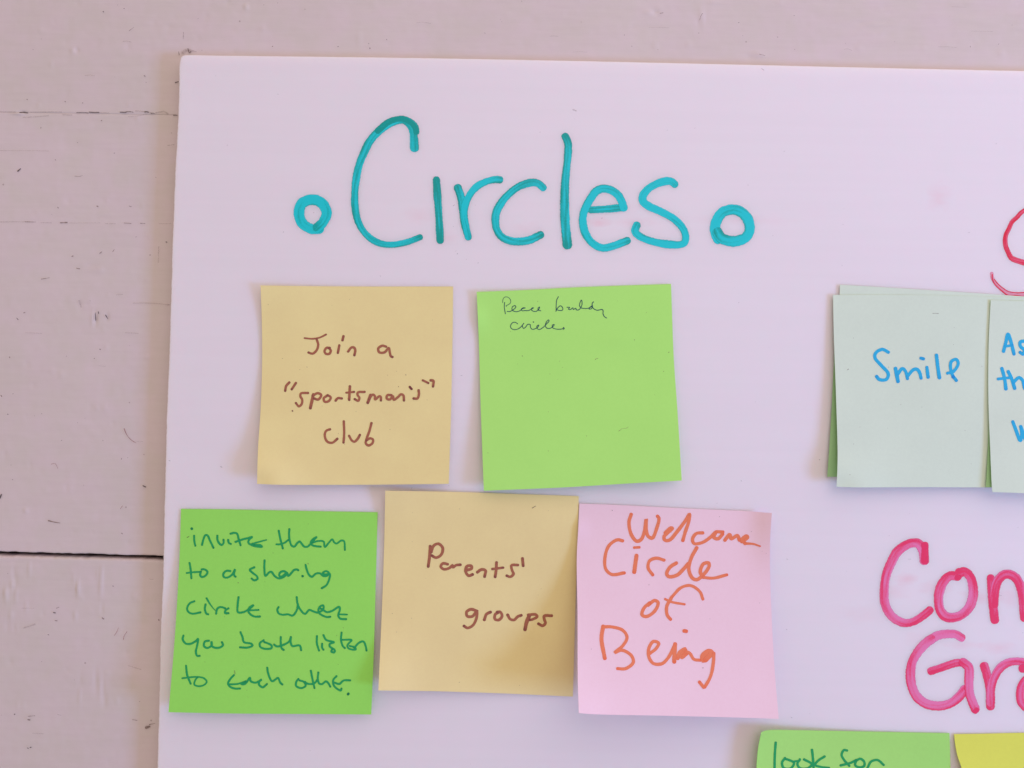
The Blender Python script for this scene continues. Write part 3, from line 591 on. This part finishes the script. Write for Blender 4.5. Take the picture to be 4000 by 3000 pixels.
notewrite(n3, G1, [('invite', 'w=17 160,82; 190,172 192,240 205,298; 290,288 307,220 332,166 358,166 390,230 435,325; 485,172 486,220 510,270 540,288 563,265 563,222; 622,225 630,262 655,275; 652,145 700,135 735,145 755,210 780,292; 715,250 800,220 880,200 925,188 885,225 880,260 920,290 990,308 1052,310 1030,292 955,290; w=12 e=8 925,275 1010,250 1110,224'),
                   ('them', '1265,108 1285,210 1317,332; w=12 1235,280 1280,280 1340,260 1385,225; 1400,88 1396,160 1406,240 1430,298 1465,308 1500,265 1530,245 1556,272 1590,310 1630,310 1680,262 1735,200 1750,188 1700,215 1672,260 1690,290 1740,305 1798,310; w=12 1690,262 1760,240 1835,245 1850,315 1900,262 1945,218 1972,258 2000,270 2060,232 2094,240 2106,352'),
                   ('to', '132,518 145,600 155,712; w=12 95,645 180,635 262,630; 285,600 320,598 360,632 332,680 285,695 266,672 276,628'),
                   ('a', '650,620 600,618 562,655 568,695 610,703 670,668 710,600 696,650 702,680 716,692'),
                   ('sharing', '955,572 897,605 930,640 990,690 995,720 950,738 922,716; 1085,485 1082,580 1096,682 1140,640 1170,630 1210,680 1260,712 1320,700 1370,650 1330,622 1282,640 1272,680 1300,692 1370,642 1385,682 1430,640 1460,607 1500,602 1513,610; w=15 1568,685; 1606,542 1620,600 1650,668 1685,693 1740,652 1790,650 1830,683 1880,678 1900,640 1860,622 1822,650 1860,665 1912,655 1908,720 1870,800 1812,838')], 13.5, 'greenink', 0.5, 'green word')
notewrite(n3, G2, [('circle', '172,142 120,165 90,220 102,260 150,283 242,268; 300,178 292,230 310,283 330,290; w=12 e=5 312,108 355,180 405,243; 420,283 430,232 455,210 490,210 522,222; 560,222 527,245 522,275 560,278; 675,95 665,180 668,265 720,268 780,240 838,195 845,186 802,210 785,250 810,290 860,316 918,315; w=10 800,245 903,240'),
                   ('where', '1130,208 1116,235 1132,280 1180,295 1235,290 1290,304 1338,240 1350,175; 1336,95 1346,170 1380,240 1430,285 1480,240 1520,255 1580,270 1640,228 1636,188 1592,212 1585,265 1620,298 1680,321 1718,318; 1610,225 1640,243 1680,265 1740,250 1820,205 1826,240 1808,300 1830,338 1898,345; w=10 1815,290 1908,293'),
                   ('you', '48,532 40,575 75,622 130,625 190,592 214,568 205,640 190,720 205,763 232,762; 338,590 292,600 282,650 320,673 370,640 366,598 372,650 400,668 460,668 498,640 486,607'),
                   ('both', '697,493 720,550 736,605 820,625 833,645 780,668 692,665; 960,585 917,620 922,660 980,683 1050,673 1050,645 1000,617 968,606; 1080,635 1110,655 1180,640 1250,598 1270,548; 1155,548 1155,620 1165,675 1188,695; 1270,550 1266,600 1286,650 1370,645 1387,698'),
                   ('listen', '1566,538 1566,620 1590,702; 1625,625 1626,670 1640,692; 1640,527 1670,580 1760,608 1712,628 1712,655 1768,698 1764,722 1730,714 1740,688; 1846,498 1840,580 1860,650 1884,674; w=11 1852,580 1960,584 1928,620 1912,650 1930,680 2008,690 2000,668 1940,650; 1990,670 2050,610 2095,600 2120,650 2130,702')], 12, 'greenink', 0.5, 'green word')
notewrite(n3, G3, [('to', '78,118 90,220 130,322; w=10 35,260 120,250 200,245 280,260 313,300 280,338 210,350 172,330 185,278 208,250'),
                   ('each', '622,225 580,270 556,320 580,358 640,378 692,377; w=11 570,330 660,325 770,292; w=15 770,298 740,325 705,322 750,300; 770,300 806,255 812,292 870,310 940,274 918,287 907,330 950,363 998,326; 1001,140 1010,200 1056,294 1100,270 1124,256 1150,310 1173,331'),
                   ('other', '1356,268 1332,300 1330,348 1390,372 1438,345 1418,302 1370,285; 1430,302 1460,322 1530,320 1575,275; 1497,175 1515,270 1538,372; 1582,195 1576,270 1592,320 1622,328 1670,296 1698,320 1718,356; 1788,237 1752,280 1757,340 1800,383 1838,398 1845,378; 1765,310 1820,325 1870,286 1943,284; w=15 d=.8 1924,436 1920,442')], 12, 'greenink', 0.5, 'green word')
N4R = (1420, 1880, 1.8433)
notewrite(n4, N4R, [('Parents\'', 'w=11 480,468 476,540 466,613; 488,510 505,465 540,450 570,480 560,528 522,550 492,535; w=10 606,597 572,592 556,613 577,633 618,625 642,605 645,620 665,605 698,601; w=11 735,642 778,628 776,610 746,612 736,650 757,680 785,671; 820,655 848,636 878,642 872,686; 958,585 955,640 948,688; w=9 928,632 1006,622; w=10 1112,603 1066,606 1070,640 1080,668 1057,688 1032,680; 1145,556 1150,608'),
                    ('groups', '818,935 775,922 742,942 748,972 785,972 815,937 812,990 787,1038 748,1056 724,1042; 870,998 886,957 915,942; 975,942 948,960 947,993 975,998 998,970 985,942 962,942; 1038,962 1057,993 1085,998 1110,975 1136,965; w=14 1192,972 1176,1010 1163,1066; w=10 1186,962 1240,960 1250,975 1215,995 1198,998; 1355,968 1302,970 1302,995 1310,1020 1290,1040 1260,1026')], 10.5, 'brown', 0.7, 'brown word')
N5R = (2200, 1920, 1.8433)
notewrite(n5, N5R, [('Welcome', '490,165 474,220 490,308 530,358 562,345 585,290 598,200 598,270 612,322 642,335 672,270 690,195 680,178; 735,298 775,262 788,264 750,300 727,325 732,350 765,350 820,290 880,210 910,162 903,220 880,290 862,352; w=12 1005,298 960,302 932,340 942,374 1000,368 1060,330 1100,292 1150,292; 1100,292 1085,330 1115,340 1148,308; w=13 1165,350 1200,310 1210,340 1255,318 1270,350; 1285,360 1328,330 1322,320 1290,345 1310,374; w=10 e=6 1310,374 1370,378 1418,394'),
                    ('Circle', 'w=12 428,355 390,348 330,390 302,470 307,558 350,597 440,586; w=15 528,462 520,520 512,580; w=10 512,404 548,402; w=12 726,494 670,480 622,500 612,550 645,600; 815,515 770,545 746,590 760,612 820,602 870,555 900,520; 962,405 922,480 905,560 930,622 960,635 1000,610 1050,542 1048,515 1010,522 988,580 1010,618; w=11 1005,618 1080,624 1178,600'),
                    ('of', 'w=12 612,818 660,785 684,800 660,860 600,900 568,888 582,840 622,802; w=11 1006,775 985,722 920,678 850,692 782,760; w=12 782,760 746,830 750,890 773,920; w=9 735,775 780,795 873,812'),
                    ('Being', 'w=15 288,972 276,1060 300,1200; w=12 285,975 350,975 430,1000 460,1050 430,1110 372,1160 420,1142 490,1180 505,1230 450,1275 392,1275; w=12 625,1165 668,1132 688,1092 650,1080 617,1130 617,1190 650,1238 710,1240 760,1192 798,1115; w=16 806,1100 802,1170 800,1225; w=15 825,1200 840,1160 880,1135 850,1195 890,1165; w=12 880,1150 912,1165 942,1208 985,1215; w=19 1010,1215 1005,1185 1050,1150 1070,1160 1025,1212; w=12 1085,1165 1082,1230 1062,1330 1020,1408; w=12 1012,1410 982,1372; w=14 872,1004 886,1006')], 13, 'orange', 0.5, 'orange word')
N6R = (3200, 1060, 1.8437)
notewrite(n6, N6R, [('Smile', '498,582 455,562 408,587 402,622 450,680 498,738 484,778 432,778 414,757; w=14 550,700 568,792; w=12 562,745 600,700 622,720 636,772; 638,752 680,708 705,705 726,735 734,768; 776,692 785,762; w=11 732,625 752,630; w=14 845,605 855,690 866,765; w=12 925,733 965,722 1002,665 988,634 952,650 947,700 962,750 988,785; d=.5 w=12 965,760')], 12.5, 'blue', 0.5, 'blue word')
notewrite(n7, N6R, [('As', '1328,575 1345,510 1360,452 1385,520 1403,594; w=10 1338,540 1390,532; 1492,500 1448,510 1450,540 1478,568 1470,596 1448,584'),
                    ('th', '1316,700 1335,770 1345,846; w=10 1288,775 1375,765; w=13 1362,722 1385,770 1408,842; 1398,800 1440,765 1465,785 1480,842'),
                    ('W', '1395,1084 1420,1150 1448,1218 1460,1175 1454,1122; 1452,1118 1470,1165 1490,1212 1520,1120')], 13, 'blue', 0.5, 'blue word')
L8 = (2900, 2800, 2.011)
notewrite(n8, L8, [('look', '262,203 255,300 253,410; 335,325 312,360 325,402 380,405 406,362 372,342 342,332; w=8 395,352 450,345; 452,335 432,372 455,405 520,402 545,372 485,335; 547,260 555,330 560,410; 646,312 592,348 572,378 620,395 680,402'),
                   ('for', '822,265 798,262 780,300 800,340 840,385; 772,382 850,362 895,340; 895,345 925,330 955,350 958,385 920,398 887,380 893,345; 985,398 1012,352 1062,340 1110,378')], 10, 'greenink', 0.4, 'green word')

def nmarks(nt, lst, mat='dirt'): marks(lst, mat, 'dirt_fleck', nt.o, 0.0, 0.00006, nt.origin, nt.lift)
rd = lambda nt, n, x0, x1, y0, y1: [([(x, y), (x+random.uniform(-2, 2), y+random.uniform(-2, 2))], random.uniform(.5, 1.0)) for x, y in [(random.uniform(x0, x1), random.uniform(y0, y1)) for _ in range(n)]]
nmarks(n1, rd(n1, 16, 1040, 1740, 1140, 1860)+[([(1585, 1464), (1586, 1465)], 1.6), ([(1557, 1510), (1557, 1511)], 1.8)])
nmarks(n2, rd(n2, 16, 1900, 2620, 1160, 1850)+[([(2325, 1405), (2328, 1402), (2336, 1400)], .9), ([(2418, 1683), (2430, 1675), (2445, 1673), (2455, 1667)], .45), ([(2416, 1684), (2424, 1681)], .5), ([(2612, 1376), (2613, 1376)], 1.6), ([(2040, 1390), (2041, 1391)], 1.3)])
nmarks(n3, rd(n3, 18, 720, 1430, 2020, 2760)+[([(731, 2099), (738, 2096)], 1.6), ([(1203, 2200), (1204, 2203)], 1.8), ([(930, 2276), (931, 2277)], 1.6), ([(916, 2620), (918, 2632)], 1.6)])
nmarks(n4, rd(n4, 14, 1510, 2220, 1950, 2680)+[([(2080, 1984), (2092, 1977)], (2, 1.4)), ([(1607, 1908), (1608, 1909)], 1.2)] if False else rd(n4, 14, 1510, 2220, 1950, 2680)+[([(2080, 1984), (2092, 1977)], (2, 1.4))])
nmarks(n5, rd(n5, 14, 2280, 3000, 2010, 2760)+[([(2391, 1993), (2392, 1994)], 1.5), ([(2744, 2609), (2747, 2609)], 1.4)])
nmarks(n6, rd(n6, 14, 3280, 3840, 1180, 1880)+[([(3643, 1224), (3655, 1224), (3666, 1225)], .9), ([(3310, 1445), (3314, 1442)], 1.2)])
